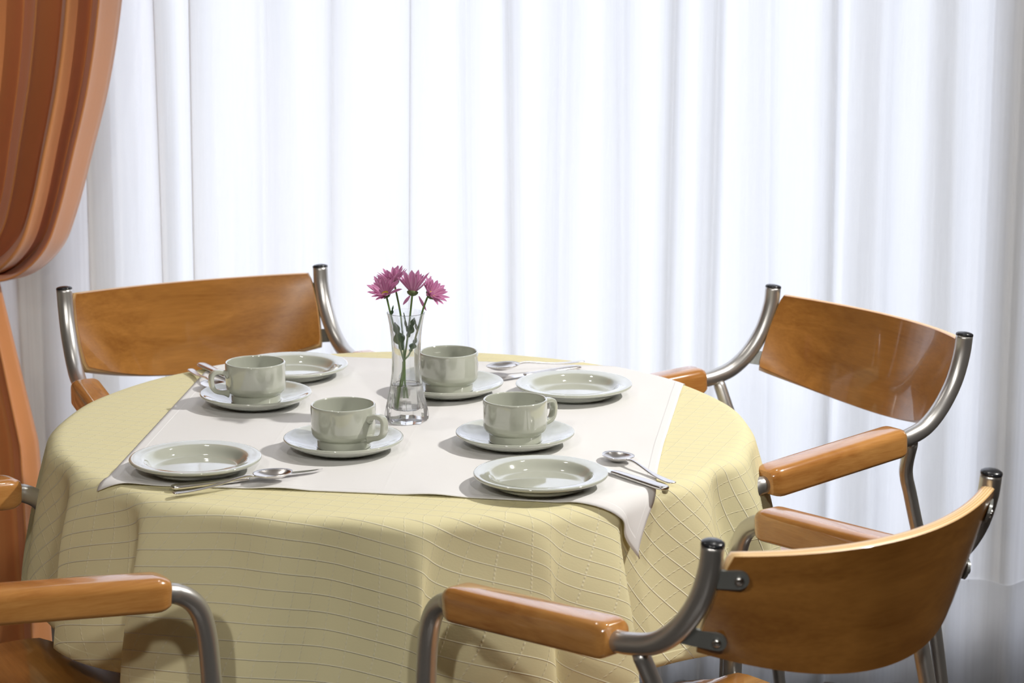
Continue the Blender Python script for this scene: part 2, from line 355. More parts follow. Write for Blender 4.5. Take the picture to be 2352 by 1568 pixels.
for bx in (-2.0, -.4, 1.3):
    V, F = box(bx, bx + .03, 4.16, 4.3, 2.445, 2.465); obj('rail_bracket', V, F, M['frame'], rail, smooth=False)
tag(rail, 'white curtain rail above the window carrying the curtains', 'curtain rail')

# ------------------------------------------------------------------ terracotta drape, tied back to the left
def drape():
    root = empty('drape', (-1.2, 3.985, 0)); O = Vector((-1.2, 3.985, 0))
    tag(root, 'terracotta orange satin drape tied back at the left of the window', 'curtain')
    B = spline([(-.60, 0, 2.42), (-.605, 0, 1.8), (-.622, 0, 1.42), (-.643, 0, 1.235), (-.668, 0, 1.10), (-.700, 0, .985), (-.730, 0, .885), (-.757, 0, .825), (-.805, 0, .783), (-.86, 0, .770), (-.94, 0, .772), (-1.06, 0, .785)], 8)
    Lc = spline([(-1.30, 0, 2.42), (-1.30, 0, 1.9), (-1.28, 0, 1.5), (-1.26, 0, 1.3), (-1.24, 0, 1.2), (-1.22, 0, 1.1), (-1.20, 0, 1.02), (-1.18, 0, .97), (-1.15, 0, .93), (-1.12, 0, .90), (-1.10, 0, .88), (-1.09, 0, .865)], 8)
    n = len(B); NU = 260; V = []; F = []; U = []
    fr = [0, .15, .31, .46, .615, .745, .85, .925, 1.0]     # fold crests along the width
    def prof(u):
        for i in range(len(fr) - 1):
            if fr[i] <= u <= fr[i + 1]:
                t = (u - fr[i]) / (fr[i + 1] - fr[i]); return i, t, fr[i + 1] - fr[i]
        return len(fr) - 2, 1, .05
    for j in range(n):
        v = j / (n - 1); env = 1 - .62 * sstep(.62, 1, v)
        for k in range(NU + 1):
            u = k / NU; i, t, w = prof(u)
            uu = u + w * .16 * math.sin(2 * PI * t) * (1 if i % 2 else .6)
            uu = min(uu, 1.0)
            p = Lc[j].lerp(B[j], uu ** (1 + .25 * sstep(.5, 1, v)))
            a = (.085 + .022 * math.sin(i * 2.3)) * env
            y = -a * abs(math.sin(PI * t)) ** .8 + .02
            y += .006 * math.sin(9 * v + 4 * i) * math.sin(PI * t)
            # bundled folds bulge forward near the tie
            y -= .05 * sstep(.72, .95, v) * math.sin(PI * min(1, u * 1.02))
            V.append((p.x - O.x, y - .0, p.z)); U.append((u, v))
    for j in range(n - 1):
        for k in range(NU): a = j * (NU + 1) + k; F.append((a, a + 1, a + NU + 2, a + NU + 1))
    o = obj('upper_panel', V, F, M['drape'], root, uvs=U)
    s = o.modifiers.new('thick', 'SOLIDIFY'); s.thickness = .002
    # lower fall
    V = []; F = []; NV = 40; NU = 150
    fr2 = [0, .16, .33, .47, .60, .74, .88, 1.0]
    for j in range(NV + 1):
        v = j / NV; z = .80 + (.075 - .80) * v; sp = sstep(-.25, 1, v)
        xr = -.868 + .050 * min(1, v / .43) + .026 * v; xl = -1.16 - .10 * v
        for k in range(NU + 1):
            u = k / NU
            for i in range(len(fr2) - 1):
                if fr2[i] <= u <= fr2[i + 1]: t = (u - fr2[i]) / (fr2[i + 1] - fr2[i]); w = fr2[i + 1] - fr2[i]; break
            uu = min(1, u + w * .18 * math.sin(2 * PI * t))
            y = .012 - (.018 + .035 * sp) * abs(math.sin(PI * t)) ** .8
            V.append((xl + (xr - xl) * uu - O.x, y, z + .01 * math.sin(PI * t) * (v > .98)))
    for j in range(NV):
        for k in range(NU): a = j * (NU + 1) + k; F.append((a, a + NU + 1, a + NU + 2, a + 1))
    o = obj('lower_panel', V, F, M['drape'], root)
    s = o.modifiers.new('thick', 'SOLIDIFY'); s.thickness = .002
    V = []; F = []
    loop = [(-1.075 + .018 * math.cos(a) - O.x, -.005 + .075 * math.sin(a), .835 + .02 * math.cos(a)) for a in [2 * PI * k / 32 for k in range(32)]]
    pts = [Vector((-1.02 - O.x, .06, .80)), Vector((-1.05 - O.x, -.10, .80)), Vector((-1.10 - O.x, -.10, .84)), Vector((-1.22 - O.x, .06, .90)), Vector((-1.28 - O.x, .27, .93))]
    V, F = sweep(spline(pts, 8), (.028, .004), 12, up=(0, 0, 1)); obj('tieback', V, F, M['drape'], root)
drape()

# ------------------------------------------------------------------ chairs
def build_chair():
    root = empty('armchair')
    pts = [(.207, -.209, .837), (.207, -.205, .81), (.208, -.192, .775), (.210, -.168, .742), (.213, -.138, .719), (.216, -.104, .709), (.219, -.073, .706),
           (.227, .03, .699), (.239, .150, .690), (.239, .176, .686), (.239, .196, .671), (.239, .207, .645), (.2395, .212, .60), (.241, .215, .50), (.245, .223, .30), (.250, .235, .012)]
    TR = .0118
    for s in (1, -1):
        path = spline([(s * x, y, z) for x, y, z in pts], 6)
        fr = fixn(obj('side_tube', *sweep(path, TR, 20), M['tube'], root))
        # domed black cap in the upper end
        d = (path[0] - path[1]).normalized(); cp = [path[0] + d * q for q in (-.0006, .0006, .0020, .0034, .0044, .0048)]
        fixn(obj('end_cap', *sweep(cp, [.0121, .0121, .0119, .0098, .0055, .001], 20), M['cap'], fr))
        ft = [Vector((s * .250, .235, q)) for q in (0, .014)]
        fixn(obj('foot_cap', *sweep(ft, .0135, 16), M['cap'], fr))
        # arm rest, a rounded beech block on the tube
        a = Vector((s * .2185, -.083, .7095)); b = Vector((s * .2395, .163, .6925)); n = 26; rings = []
        prof = rrect(.0225, .0195, .0125, .006)
        L_ = (b - a).length
        steps = [0, .0015, .004, .008, .014] + [.014 + (L_ - .032) * k / 8 for k in range(1, 9)] + [L_ - .012, L_ - .007, L_ - .003, L_ - .001, L_]
        def sc_(d_):
            e = min(d_, .014) ; f = min(L_ - d_, .018)
            g = 1 - .20 * (1 - e / .014) ** 2.2 - .0; h = 1 - .26 * (1 - f / .018) ** 2.2
            return min(g, h)
        path2 = [a + (b - a) * (d_ / L_) for d_ in steps]
        V, F = sweep(path2, [sc_(d_) for d_ in steps], V=[], F=[], prof=[(q, p) for p, q in prof], up=(0, 0, 1))
        o = fixn(obj('armrest', V, F, M['arm_wood'], root))
        # rear leg
        leg = spline([(s * .214, -.113, .702), (s * .200, -.118, .668), (s * .194, -.124, .645), (s * .191, -.140, .60), (s * .190, -.19, .42), (s * .195, -.262, .012)], 6)
        lg = fixn(obj('rear_leg', *sweep(leg, [.0085] + [.0095] * (len(leg) - 1), 16), M['tube'], root))
        fixn(obj('foot_cap', *sweep([(s * .195, -.263, 0), (s * .195, -.262, .014)], .0115, 16), M['cap'], lg))
    # backrest: bent plywood
    T_ = (.1925, -.219, .826); Ob = (.192, -.172, .719); NX, NZ = 44, 12; th = .0140
    def surf(u, v):       # u -1..1, v 0 top .. 1 bottom
        b_ = .050 + .025 * v; s_ = -.006 - .034 * v
        c = (1 - u * u)
        x = (T_[0] + (Ob[0] - T_[0]) * v + .004 * math.sin(PI * v)) * u
        y = T_[1] + (Ob[1] - T_[1]) * v - b_ * c; z = T_[2] + (Ob[2] - T_[2]) * v + s_ * c
        cr = .012; e = min(v, 1 - v) / .09
        if e < 1: x *= 1 - .012 * (1 - e) ** 2.4
        return Vector((x, y, z))
    Fr = []; Bk = []
    for j in range(NZ + 1):
        vv = j / NZ; vv = vv if 0 < j < NZ else vv
        for i in range(NX + 1):
            u = -1 + 2 * i / NX; p = surf(u, vv); du = surf(min(1, u + .01), vv) - surf(max(-1, u - .01), vv); dv = surf(u, min(1, vv + .01)) - surf(u, max(0, vv - .01))
            nn = du.cross(dv).normalized()
            if nn.y < 0: nn = -nn
            Fr.append(p + nn * th * .5); Bk.append(p - nn * th * .5)
    V = Fr + Bk; nb = len(Fr); F = []; fm = []; W_ = NX + 1
    for j in range(NZ):
        for i in range(NX):
            a = j * W_ + i; F.append((a, a + 1, a + W_ + 1, a + W_)); fm.append(0); F.append((nb + a, nb + a + W_, nb + a + W_ + 1, nb + a + 1)); fm.append(0)
    per = [i for i in range(W_)] + [j * W_ + NX for j in range(1, NZ + 1)] + [NZ * W_ + i for i in range(NX - 1, -1, -1)] + [j * W_ for j in range(NZ - 1, 0, -1)]
    # rim with softened arris: own vertices so the veneers can be drawn across it
    base = len(V); uvs = [(0, 0)] * base; K = 5
    for q, a in enumerate(per):
        cen = Vector((0, V[a].y, .772)); f_, b_ = Fr[a], Bk[a]; outd = ((f_ + b_) / 2 - Vector((0, ((f_ + b_) / 2).y, .772))); j, i = divmod(a, W_)
        od = Vector((0, 0, 0))
        if j == 0: od += Vector((0, -.35, 1))
        if j == NZ: od -= Vector((0, -.35, 1))
        if i == 0: od += Vector((-1, 0, 0))
        if i == NX: od += Vector((1, 0, 0))
        od.normalize()
        for k in range(K + 1):
            t = k / K; V.append(f_.lerp(b_, t) + od * .0018 * math.sin(PI * t) ** .5); uvs.append((q * .1, t))
    for q in range(len(per)):
        for k in range(K):
            a = base + q * (K + 1) + k; b = base + ((q + 1) % len(per)) * (K + 1) + k
            F.append((a, a + 1, b + 1, b)); fm.append(1)
    back = obj('backrest', V, F, [M['wood'], M['ply']], root, uvs=uvs, fm=fm)
    bm = bmesh.new(); bm.from_mesh(back.data); bmesh.ops.remove_doubles(bm, verts=bm.verts, dist=1e-5); bmesh.ops.recalc_face_normals(bm, faces=bm.faces)
    for e in bm.edges:
        if len(e.link_faces) == 2 and e.link_faces[0].material_index != e.link_faces[1].material_index: e.smooth = False
    bm.to_mesh(back.data); bm.free()
    # brackets: rounded steel tabs from post to the back of the panel
    for s in (1, -1):
        for v, tubep in ((.20, Vector((.2075, -.203, .803))), (.83, Vector((.2105, -.160, .737)))):
            e = 1 - .013 / .19; pe = surf(e, v); du = (surf(e + .01, v) - surf(e - .01, v)).normalized(); dv = (surf(e, v + .02) - surf(e, v - .02)).normalized()
            nn = du.cross(dv).normalized()
            if nn.y > 0: nn = -nn
            c0 = pe + nn * (th * .5 + .0022); x_ax = (Vector((tubep.x, c0.y, tubep.z)) - Vector((c0.x, c0.y, c0.z))); x_ax = (tubep + nn * .004 - c0); ln = x_ax.length; x_ax.normalize()
            y_ax = nn.cross(x_ax).normalized(); zz = x_ax.cross(y_ax)
            outl = [(ln, -.0105), (ln, .0105)] + [(.010 * math.cos(t_) , .0105 * math.sin(t_)) for t_ in [PI / 2 + PI * k / 12 for k in range(13)]]
            V = []; F = []
            for h in (-.0016, .0016):
                for q, r_ in outl:
                    P = c0 + x_ax * q + y_ax * r_ + zz * h; V.append((P.x * s, P.y, P.z))
            n_ = len(outl); F = [tuple(range(n_))[::-1], tuple(range(n_, 2 * n_))] + [(k, (k + 1) % n_, n_ + (k + 1) % n_, n_ + k) for k in range(n_)]
            br = fixn(obj('bracket', V, F, M['bracket'], root, smooth=False))
            sgn = 1 if zz.dot(nn) > 0 else -1
            pp = [c0 + zz * sgn * q for q in (.001, .0035, .0048, .0052)]
            pp = [Vector((P.x * s, P.y, P.z)) for P in pp]
            fixn(obj('screw', *sweep(pp, [.0048, .0048, .0032, .0004], 14), M['steel'], br))
    # seat: shaped plywood with rounded front corners
    NX, NY = 32, 24; V = []; F = []; th = .011
    def seat(u, w, top):
        y0, y1 = -.185, .232
        hw = .200 + .020 * w
        k = (w - .5) * 2
        # superellipse corners
        r = (abs(u) ** 6 + abs(k) ** 6) ** (1 / 6.0); q = max(abs(u), abs(k)); f = (q / r) if r > 0 else 1
        x = u * f * hw; kk = k * f; y = (y0 + y1) / 2 + kk * (y1 - y0) / 2 + (.012 * (1 - u * u) * kk if kk > 0 else 0)
        z = .503 - .012 * math.cos(min(1, abs(u)) * PI / 2) * (1 - .6 * (w ** 2)) - .016 * sstep(.85, 1, w)
        return (x, y, z - (0 if top else th))
    for top in (1, 0):
        for j in range(NY + 1):
            for i in range(NX + 1): V.append(seat(-1 + 2 * i / NX, j / NY, top))
    n_ = (NX + 1) * (NY + 1); W_ = NX + 1
    for j in range(NY):
        for i in range(NX): a = j * W_ + i; F.append((a, a + 1, a + W_ + 1, a + W_)); F.append((n_ + a, n_ + a + W_, n_ + a + W_ + 1, n_ + a + 1))
    fm = [0] * len(F)
    per = [i for i in range(W_)] + [j * W_ + NX for j in range(1, NY + 1)] + [NY * W_ + i for i in range(NX - 1, -1, -1)] + [j * W_ for j in range(NY - 1, 0, -1)]
    for q in range(len(per)): a, b = per[q], per[(q + 1) % len(per)]; F.append((a, n_ + a, n_ + b, b)); fm.append(1)
    uvs = [(0, 0)] * n_ + [(0, 1)] * n_
    st = obj('seat', V, F, [M['wood'], M['ply']], root, uvs=uvs, fm=fm); fixn(auto(st, 50))
    for y, z, xa in ((.16, .474, .241), (-.150, .474, .190)):
        fixn(obj('crossbar', *sweep([(-xa, y + (.055 if y > 0 else -.018), z), (-xa + .03, y, z), (xa - .03, y, z), (xa, y + (.055 if y > 0 else -.018), z)], .0095, 14), M['tube'], root))
    return root
chair = build_chair()
chairs = [((-.394, 3.474), 206.6, 'bentwood armchair behind the table at left, next to the orange drape, backrest facing the camera'),
          ((.331, 3.296), 122.9, 'armchair at the right rear of the table, in front of the sheer curtain, turned left'),
          ((.224, 2.549), 39.1, 'armchair in the right foreground seen from behind, its curved plywood back towards the camera'),
          ((-.645, 2.676), -58.7, 'armchair cut off by the left edge, only armrests and dark seat showing')]
for i, ((x, y), a, lab) in enumerate(chairs):
    c = chair if i == 0 else copy_tree(chair)
    c.location = (x, y, 0); c.rotation_euler = (0, 0, math.radians(a))
    tag(c, lab, 'chair', 'matching wood and tube armchairs around the table')

# ------------------------------------------------------------------ table and cloths
CX, CY, R, ZT = -.144, 3.087, .443, .750
tb = empty('round_table', (CX, CY, 0)); tag(tb, 'round table hidden under the cream tablecloth, only its metal legs showing below', 'table')
fixn(obj('tabletop', *lathe([(0, .722), (R - .006, .722), (R, .728), (R, .740), (R - .006, .7465), (0, .7465)], 96), M['wood'], tb))
for a in (45, 135, 225, 315):
    x, y = .30 * math.cos(math.radians(a)), .30 * math.sin(math.radians(a))
    lg = fixn(obj('leg', *sweep([(x, y, .722), (x * 1.05, y * 1.05, .3), (x * 1.1, y * 1.1, .006)], .016, 18), M['tube'], tb))
    fixn(obj('foot_cap', *sweep([(x * 1.1, y * 1.1, 0), (x * 1.1, y * 1.1, .02)], .019, 18), M['cap'], lg))

# folds of the skirt: (angle deg, half width deg, radial amplitude, sideways lean deg)
RIDGE = [(-164, 7, .026, -8), (-145, 6.5, .042, -15), (-126.5, 5.6, .044, -17), (-108, 7, .014, -2), (-86, 4.2, .022, 9), (-68, 4.8, .038, 15), (-56.5, 4.6, .048, 17),
         (-37, 5.5, .034, 9), (-20, 6.5, .040, 8), (-4, 8, .030, 3), (14, 8, .032, 0), (34, 7, .030, 3), (55, 8, .034, -3), (77, 7, .030, 2), (98, 8, .034, 0), (120, 7, .030, -2), (141, 8, .034, 3), (164, 6, .026, 0), (183, 7, .03, 0)]
VALLEY = [(-134, 4, .016, 0), (-111, 5, .012, 0), (-97.5, 5.5, .026, 0), (-77, 5, .014, 0), (-47, 4.5, .016, 0), (-29, 3.4, .034, 0), (-154, 4, .014, 0)]
def adiff(a, b): return (a - b + 180) % 360 - 180
def cloth_pt(phi, s, off=0.0):
    """flat cloth polar coordinates (deg, m) -> point in table space"""
    if s <= R - .004: return Vector((s * math.cos(math.radians(phi)), s * math.sin(math.radians(phi)), ZT + off))
    d = s - (R - .004); rho = .019; lean = .20
    amax = PI / 2 - lean; la = rho * amax
    if d < la: a = d / rho; r = R - .004 + rho * math.sin(a); z = -rho * (1 - math.cos(a))
    else:
        e = d - la; r = R - .004 + rho * math.sin(amax) + e * math.sin(lean) * .62; z = -rho * (1 - math.cos(amax)) - e * math.cos(lean) * 1.0
        a = amax
    ramp = 1 - (1 - min(1, d / .20)) ** 1.7; dr = 0; dp = 0
    for p0, w, am, sk in RIDGE:      # p0 is where the crest hangs; the fold slides through the cloth as it leans
        q = adiff(phi, p0 - .75 * sk * ramp) / w
        if abs(q) < 4: g = math.exp(-q * q * .9); dr += am * g; dp += sk * g
    for p0, w, am, sk in VALLEY:
        q = adiff(phi, p0) / w
        if abs(q) < 4: dr -= am * math.exp(-q * q * .9)
    dr -= .006
    early = sstep(.0, .06, d) * .30
    rr = r + dr * max(ramp, early * .9) + off * math.sin(a)
    z -= max(0, dr) * .10 * ramp
    ph = math.radians(phi + dp * ramp * .75)
    rr = max(rr, R + .003 + off) if d > la else rr
    return Vector((rr * math.cos(ph), rr * math.sin(ph), ZT + z + off * math.cos(a)))
SMAX = .664
svals = [0, .1, .2, .3, .38, .43] + [.438 + .0035 * k for k in range(12)] + [.480 + (SMAX - .480) * k / 26 for k in range(1, 27)]
NP = 900; V = [Vector((0, 0, ZT))]; U = [(0, 0)]; F = []
for s in svals[1:]:
    for k in range(NP):
        ph = -180 + 360 * k / NP; V.append(cloth_pt(ph, s)); U.append((s * math.cos(math.radians(ph)), s * math.sin(math.radians(ph))))
for k in range(NP): F.append((0, 1 + k, 1 + (k + 1) % NP))
for j in range(len(svals) - 2):
    for k in range(NP): a = 1 + j * NP + k; b = 1 + j * NP + (k + 1) % NP; F.append((a, a + NP, b + NP, b))
o = obj('tablecloth', V, F, M['cloth'], uvs=U); o.location = (CX, CY, 0)
s = o.modifiers.new('thick', 'SOLIDIFY'); s.thickness = .0009; s.offset = -1
tag(o, 'cream tablecloth with woven grid lines draped over the round table, skirt falling in folds', 'tablecloth')
# white square topper, corners in the grid turned with it
ta = math.radians(-9.5); E1 = Vector((math.cos(ta), math.sin(ta))); E2 = Vector((-math.sin(ta), math.cos(ta)))
LF, RF, RB, LB = Vector((-.290, -.357)), Vector((.390, -.352)), Vector((.341, .378)), Vector((-.352, .370))
NT = 150; V = []; U = []; F = []
for j in range(NT + 1):
    for i in range(NT + 1):
        # finer rows near the borders
        fx = i / NT; fy = j / NT
        q = LF.lerp(RF, fx).lerp(LB.lerp(RB, fx), fy)
        bow = .012 * math.sin(PI * fx) * (1 - fy) ** 3; q = q + Vector((0, bow))
        q = q + Vector((-.022 * math.sin(PI * fy ** .45) * fx ** 3, 0))
        p = E1 * q.x + E2 * q.y; s_ = p.length; ph = math.degrees(math.atan2(p.y, p.x))
        lift = .0012
        ed = 1 - fy
        rip = max(0, math.sin(fx * 23 + .6)) ** 2 * .0022 * sstep(.93, 1, ed) + max(0, math.sin(fy * 17 + 1)) ** 2 * .0015 * sstep(.93, 1, fx)
        tip = .010 * sstep(.80, 1, fx) * sstep(.86, 1, ed)
        w = cloth_pt(ph, s_, lift + rip + tip); V.append(w); U.append((fx, fy))
for j in range(NT):
    for i in range(NT): a = j * (NT + 1) + i; F.append((a, a + 1, a + NT + 2, a + NT + 1))
o = obj('table_topper', V, F, M['topper'], uvs=U); o.location = (CX, CY, 0)
s = o.modifiers.new('thick', 'SOLIDIFY'); s.thickness = .0008; s.offset = 1
tag(o, 'white square overlay cloth spread on the cream tablecloth, one corner hanging at the front right', 'tablecloth')
TZ = ZT + .0022            # top of the overlay

# ------------------------------------------------------------------ crockery
plate_prof = smooth_prof([(0, .0058), (.03, .0056), (.047, .0058), (.0515, .0066), (.0555, .0095), (.0605, .0150), (.0640, .0172), (.0700, .0182), (.0765, .0190), (.0792, .0186), (.0800, .0170), (.0788, .0152), (.0740, .0132), (.0650, .0090), (.0580, .0045), (.0500, .0012), (.0485, .0), (.0465, .0), (.0450, .0018), (.02, .0028), (0, .0028)], 4)
def fixlathe(p):
    p = [(0 if i in (0, len(p) - 1) else max(a, 1e-4), b) for i, (a, b) in enumerate(p)]; return p
def plate(x, y, lab):
    o = fixn(obj('side_plate', *lathe(fixlathe(plate_prof), 160), M['china'])); o.location = (x, y, TZ); tag(o, lab, 'plate', 'sage green side plates'); return o
p0 = plate(-.384, 2.838, 'sage green side plate at the front left corner of the white overlay')
for x, y, lab in ((.034, 2.767, 'sage green side plate at the front right, nearest the camera'), (.085, 3.233, 'sage green side plate at the right rear, in front of a spoon'), (-.313, 3.352, 'sage green side plate at the left rear, partly hidden behind a cup')):
    o = p0.copy(); COL.objects.link(o); o.location = (x, y, TZ); tag(o, lab, 'plate', 'sage green side plates')
sauc_prof = smooth_prof([(0, .0055), (.020, .0055), (.0315, .0056), (.0345, .0064), (.0365, .0066), (.0400, .0074), (.0500, .0102), (.0600, .0136), (.0700, .0176), (.0738, .0186), (.0752, .0178), (.0750, .0160), (.0715, .0132), (.0600, .0072), (.0480, .0026), (.0420, .0006), (.0405, 0), (.0385, 0), (.0370, .0018), (.02, .0024), (0, .0024)], 4)
cup_prof = smooth_prof([(0, .0035), (.02, .0035), (.030, .0028), (.0305, 0), (.0322, 0), (.0330, .0012), (.0333, .0055), (.0336, .0112)], 3) + smooth_prof([(.0342, .0124), (.0374, .0138), (.0394, .0168), (.0403, .0200), (.0405, .0300), (.0406, .0420), (.0406, .0515), (.0402, .0538), (.0391, .0545), (.0380, .0538), (.0375, .0510), (.0372, .0350), (.0368, .0200), (.0345, .0120), (.028, .0080), (.015, .0065), (0, .0065)], 4)
def cup_set(first=None, x=0, y=0, ang=0, labc='', labs=''):
    if first is None:
        sc_ = fixn(obj('saucer', *lathe(fixlathe(sauc_prof), 160), M['china']))
        c = empty('cup')
        fixn(obj('bowl', *lathe(fixlathe(cup_prof), 160), M['china'], c))
        pth = spline([(.0392, 0, .0405), (.0440, 0, .0430), (.0525, 0, .0450), (.0595, 0, .0432), (.0622, 0, .0385), (.0622, 0, .0300), (.0600, 0, .0225), (.0550, 0, .0185), (.0470, 0, .0165), (.0392, 0, .0152)], 5)
        n_ = len(pth)
        def rd(t):
            e = max(0, 1 - t / .14) ** 2 + max(0, 1 - (1 - t) / .16) ** 2
            return (.0032 + .0030 * e, .0056 + .0012 * e)
        # profile first axis lies in the handle's plane
        V, F = sweep(pth, [rd(i / (n_ - 1)) for i in range(n_)], up=None, prof=rrect(1, 1, .55, .55, 4)) if False else (None, None)
        V = []; F = []; pr = rrect(1, 1, .6, .6, 4)
        for i, p in enumerate(pth):
            t = (pth[min(i + 1, n_ - 1)] - pth[max(i - 1, 0)]).normalized(); nb = Vector((0, 1, 0)); nr = nb.cross(t).normalized(); a_, b_ = rd(i / (n_ - 1))
            for u, w in pr: V.append(p + nr * u * a_ + nb * w * b_)
        k_ = len(pr)
        for i in range(n_ - 1):
            for k in range(k_): a = i * k_ + k; b = i * k_ + (k + 1) % k_; F.append((a, b, b + k_, a + k_))
        F.append(tuple(range(k_))); F.append(tuple((n_ - 1) * k_ + k for k in range(k_)))
        fixn(obj('handle', V, F, M['china'], c))
    else: sc_ = first[0].copy(); COL.objects.link(sc_); c = copy_tree(first[1])
    sc_.location = (x, y, TZ); c.location = (x, y, TZ + .0058); c.rotation_euler = (0, 0, math.radians(ang))
    tag(sc_, labs, 'saucer', 'sage green saucers under the cups'); tag(c, labc, 'cup', 'sage green coffee cups')
    return sc_, c
CS = [(-.211, 2.937, -32, 'sage green coffee cup in front of the vase, handle to the right', 'saucer under the cup in front of the vase'),
      (.004, 2.965, 38, 'sage green coffee cup right of centre, handle pointing right and back', 'saucer under the cup right of the vase, behind the nearest plate'),
      (-.346, 3.180, -155, 'sage green coffee cup at the left, handle pointing left', 'saucer under the leftmost cup'),
      (-.087, 3.245, 118, 'sage green coffee cup standing just behind the glass vase', 'saucer under the cup behind the glass vase')]
first = None
for x, y, a, lc, ls in CS:
    r_ = cup_set(first, x, y, a, lc, ls)
    first = first or r_

# ------------------------------------------------------------------ cutlery
def strip(stations, V=None, F=None):
    """stations: (x, z, halfwidth, halfthick, round) along x -> closed body"""
    V = [] if V is None else V; F = [] if F is None else F; n0 = len(V); K = 14
    for x, z, w, t in stations:
        for k in range(K):
            a = 2 * PI * k / K; c, s_ = math.cos(a), math.sin(a)
            V.append((x, w * (abs(c) ** .8) * (1 if c > 0 else -1), z + t * (abs(s_) ** .8) * (1 if s_ > 0 else -1)))
    n_ = len(stations)
    for i in range(n_ - 1):
        for k in range(K): a = n0 + i * K + k; b = n0 + i * K + (k + 1) % K; F.append((a, b, b + K, a + K))
    F.append(tuple(n0 + k for k in range(K))); F.append(tuple(n0 + (n_ - 1) * K + k for k in range(K))); return V, F
def build_spoon():
    r = empty('spoon')
    # handle end at x=0, bowl tip at x=.150
    st = [(0, .0030, .002, .0004), (.001, .0030, .0042, .0009), (.006, .0028, .0056, .0011), (.02, .0024, .0052, .0011), (.04, .0030, .0040, .0011), (.06, .0050, .0028, .0012), (.08, .0078, .0021, .0014), (.093, .0088, .0020, .0015), (.101, .0080, .0026, .0013), (.107, .0066, .0040, .0009)]
    P = spline([(a, b, c) for a, b, c, d in st], 4); T = spline([(d, 0, 0) for a, b, c, d in st], 4)
    fixn(obj('handle', *strip([(p.x, p.y, max(p.z, .0004), max(t.x, .0003)) for p, t in zip(P, T)]), M['steel'], r))
    V = []; F = []; NR, NA = 10, 40
    def bowl(rr, a, under):
        c, s_ = math.cos(a), math.sin(a); ex = .0245; wy = .0180 * (1 - .16 * c)
        x = .1265 + ex * c * rr; y = wy * s_ * rr
        z = .0086 - .0074 * (1 - rr ** 2.2) - .0008 * c - (.0009 if under else 0)
        return (x, y, z)
    for un in (0, 1):
        for i in range(NR + 1):
            for k in range(NA): V.append(bowl(max(i / NR, .001), 2 * PI * k / NA, un))
    n_ = (NR + 1) * NA
    for un in (0, 1):
        for i in range(NR):
            for k in range(NA): a = un * n_ + i * NA + k; b = un * n_ + i * NA + (k + 1) % NA; F.append((a, b, b + NA, a + NA))
    for k in range(NA): a = NR * NA + k; b = NR * NA + (k + 1) % NA; F.append((a, b, n_ + b, n_ + a))
    fixn(obj('bowl', V, F, M['steel'], r)); return r
def build_knife():
    r = empty('knife')
    st = [(0, .0030, .002, .001), (.001, .0030, .0050, .0020), (.005, .0030, .0072, .0028), (.015, .0030, .0078, .0030), (.04, .0030, .0070, .0029), (.07, .0030, .0058, .0027), (.090, .0030, .0050, .0025), (.096, .0030, .0046, .0020)]
    P = spline([(a, b, c) for a, b, c, d in st], 4); T = spline([(d, 0, 0) for a, b, c, d in st], 4)
    fixn(obj('handle', *strip([(p.x, p.y, max(p.z, .0006), max(t.x, .0005)) for p, t in zip(P, T)]), M['steel'], r))
    V = []; F = []; n_ = 30
    for i in range(n_ + 1):
        t = i / n_; x = .094 + .098 * t
        sp_ = -.0045 + .010 * max(0, (t - .72) / .28) ** 2.4; ed = .0050 + .0022 * math.sin(PI * min(1, t * 1.2)) * 1.0
        ed = ed if t < .55 else ed * (1 - .12 * ((t - .55) / .45) ** 2)
        if sp_ > ed - .0004: sp_ = ed - .0004
        V += [(x, sp_, .0022), (x, sp_, .0036), (x, ed, .0030), (x, ed, .0028)]
    for i in range(n_):
        for k in range(4): a = 4 * i + k; b = 4 * i + (k + 1) % 4; F.append((a, b, b + 4, a + 4))
    F += [(0, 1, 2, 3), (4 * n_, 4 * n_ + 1, 4 * n_ + 2, 4 * n_ + 3)]
    fixn(obj('blade', V, F, M['blade'], r, smooth=False)); return r
def place(o, a, b, z, rx=0, ry=0):
    o.location = (a[0], a[1], z); o.rotation_euler = (rx, ry, math.atan2(b[1] - a[1], b[0] - a[0])); return o
spoon = build_spoon(); knife = build_knife()
KN = [((-.402, 2.752), (-.230, 2.832), TZ + .0008, 'table knife at the front left, under the spoon beside the front left plate', 0, 0),
      ((.182, 2.747), (.061, 2.900), TZ + .0008, 'table knife at the right, its blade running behind the nearest plate', 0, 0),
      ((-.452, 3.418), (-.370, 3.278), TZ + .0008, 'table knife at the left rear, handle poking over the table edge', 0, 0),
      ((.098, 3.400), (-.030, 3.315), TZ + .0004, 'table knife at the rear, blade tip showing left of the rear right plate', 0, 0)]
for i, (a, b, z, lab, rx, ry) in enumerate(KN):
    o = knife if i == 0 else copy_tree(knife); place(o, a, b, z, rx, ry); tag(o, lab, 'knife', 'table knives by the plates')
SP = [((-.396, 2.725), (-.264, 2.796), TZ + .0012, 'spoon lying over the knife at the front left of the table', 0, -.030),
      ((.192, 2.773), (.117, 2.906), TZ + .0004, 'spoon at the right of the nearest plate, bowl facing up', 0, 0),
      ((-.462, 3.385), (-.404, 3.246), TZ + .0004, 'spoon at the left rear edge, bowl hidden behind the leftmost cup', 0, 0),
      ((.104, 3.402), (-.018, 3.352), TZ + .0085, 'spoon behind the rear right plate, bowl pointing left', 0, .0)]
for i, (a, b, z, lab, rx, ry) in enumerate(SP):
    o = spoon if i == 0 else copy_tree(spoon); place(o, a, b, z, rx, ry); tag(o, lab, 'spoon', 'spoons by the plates')

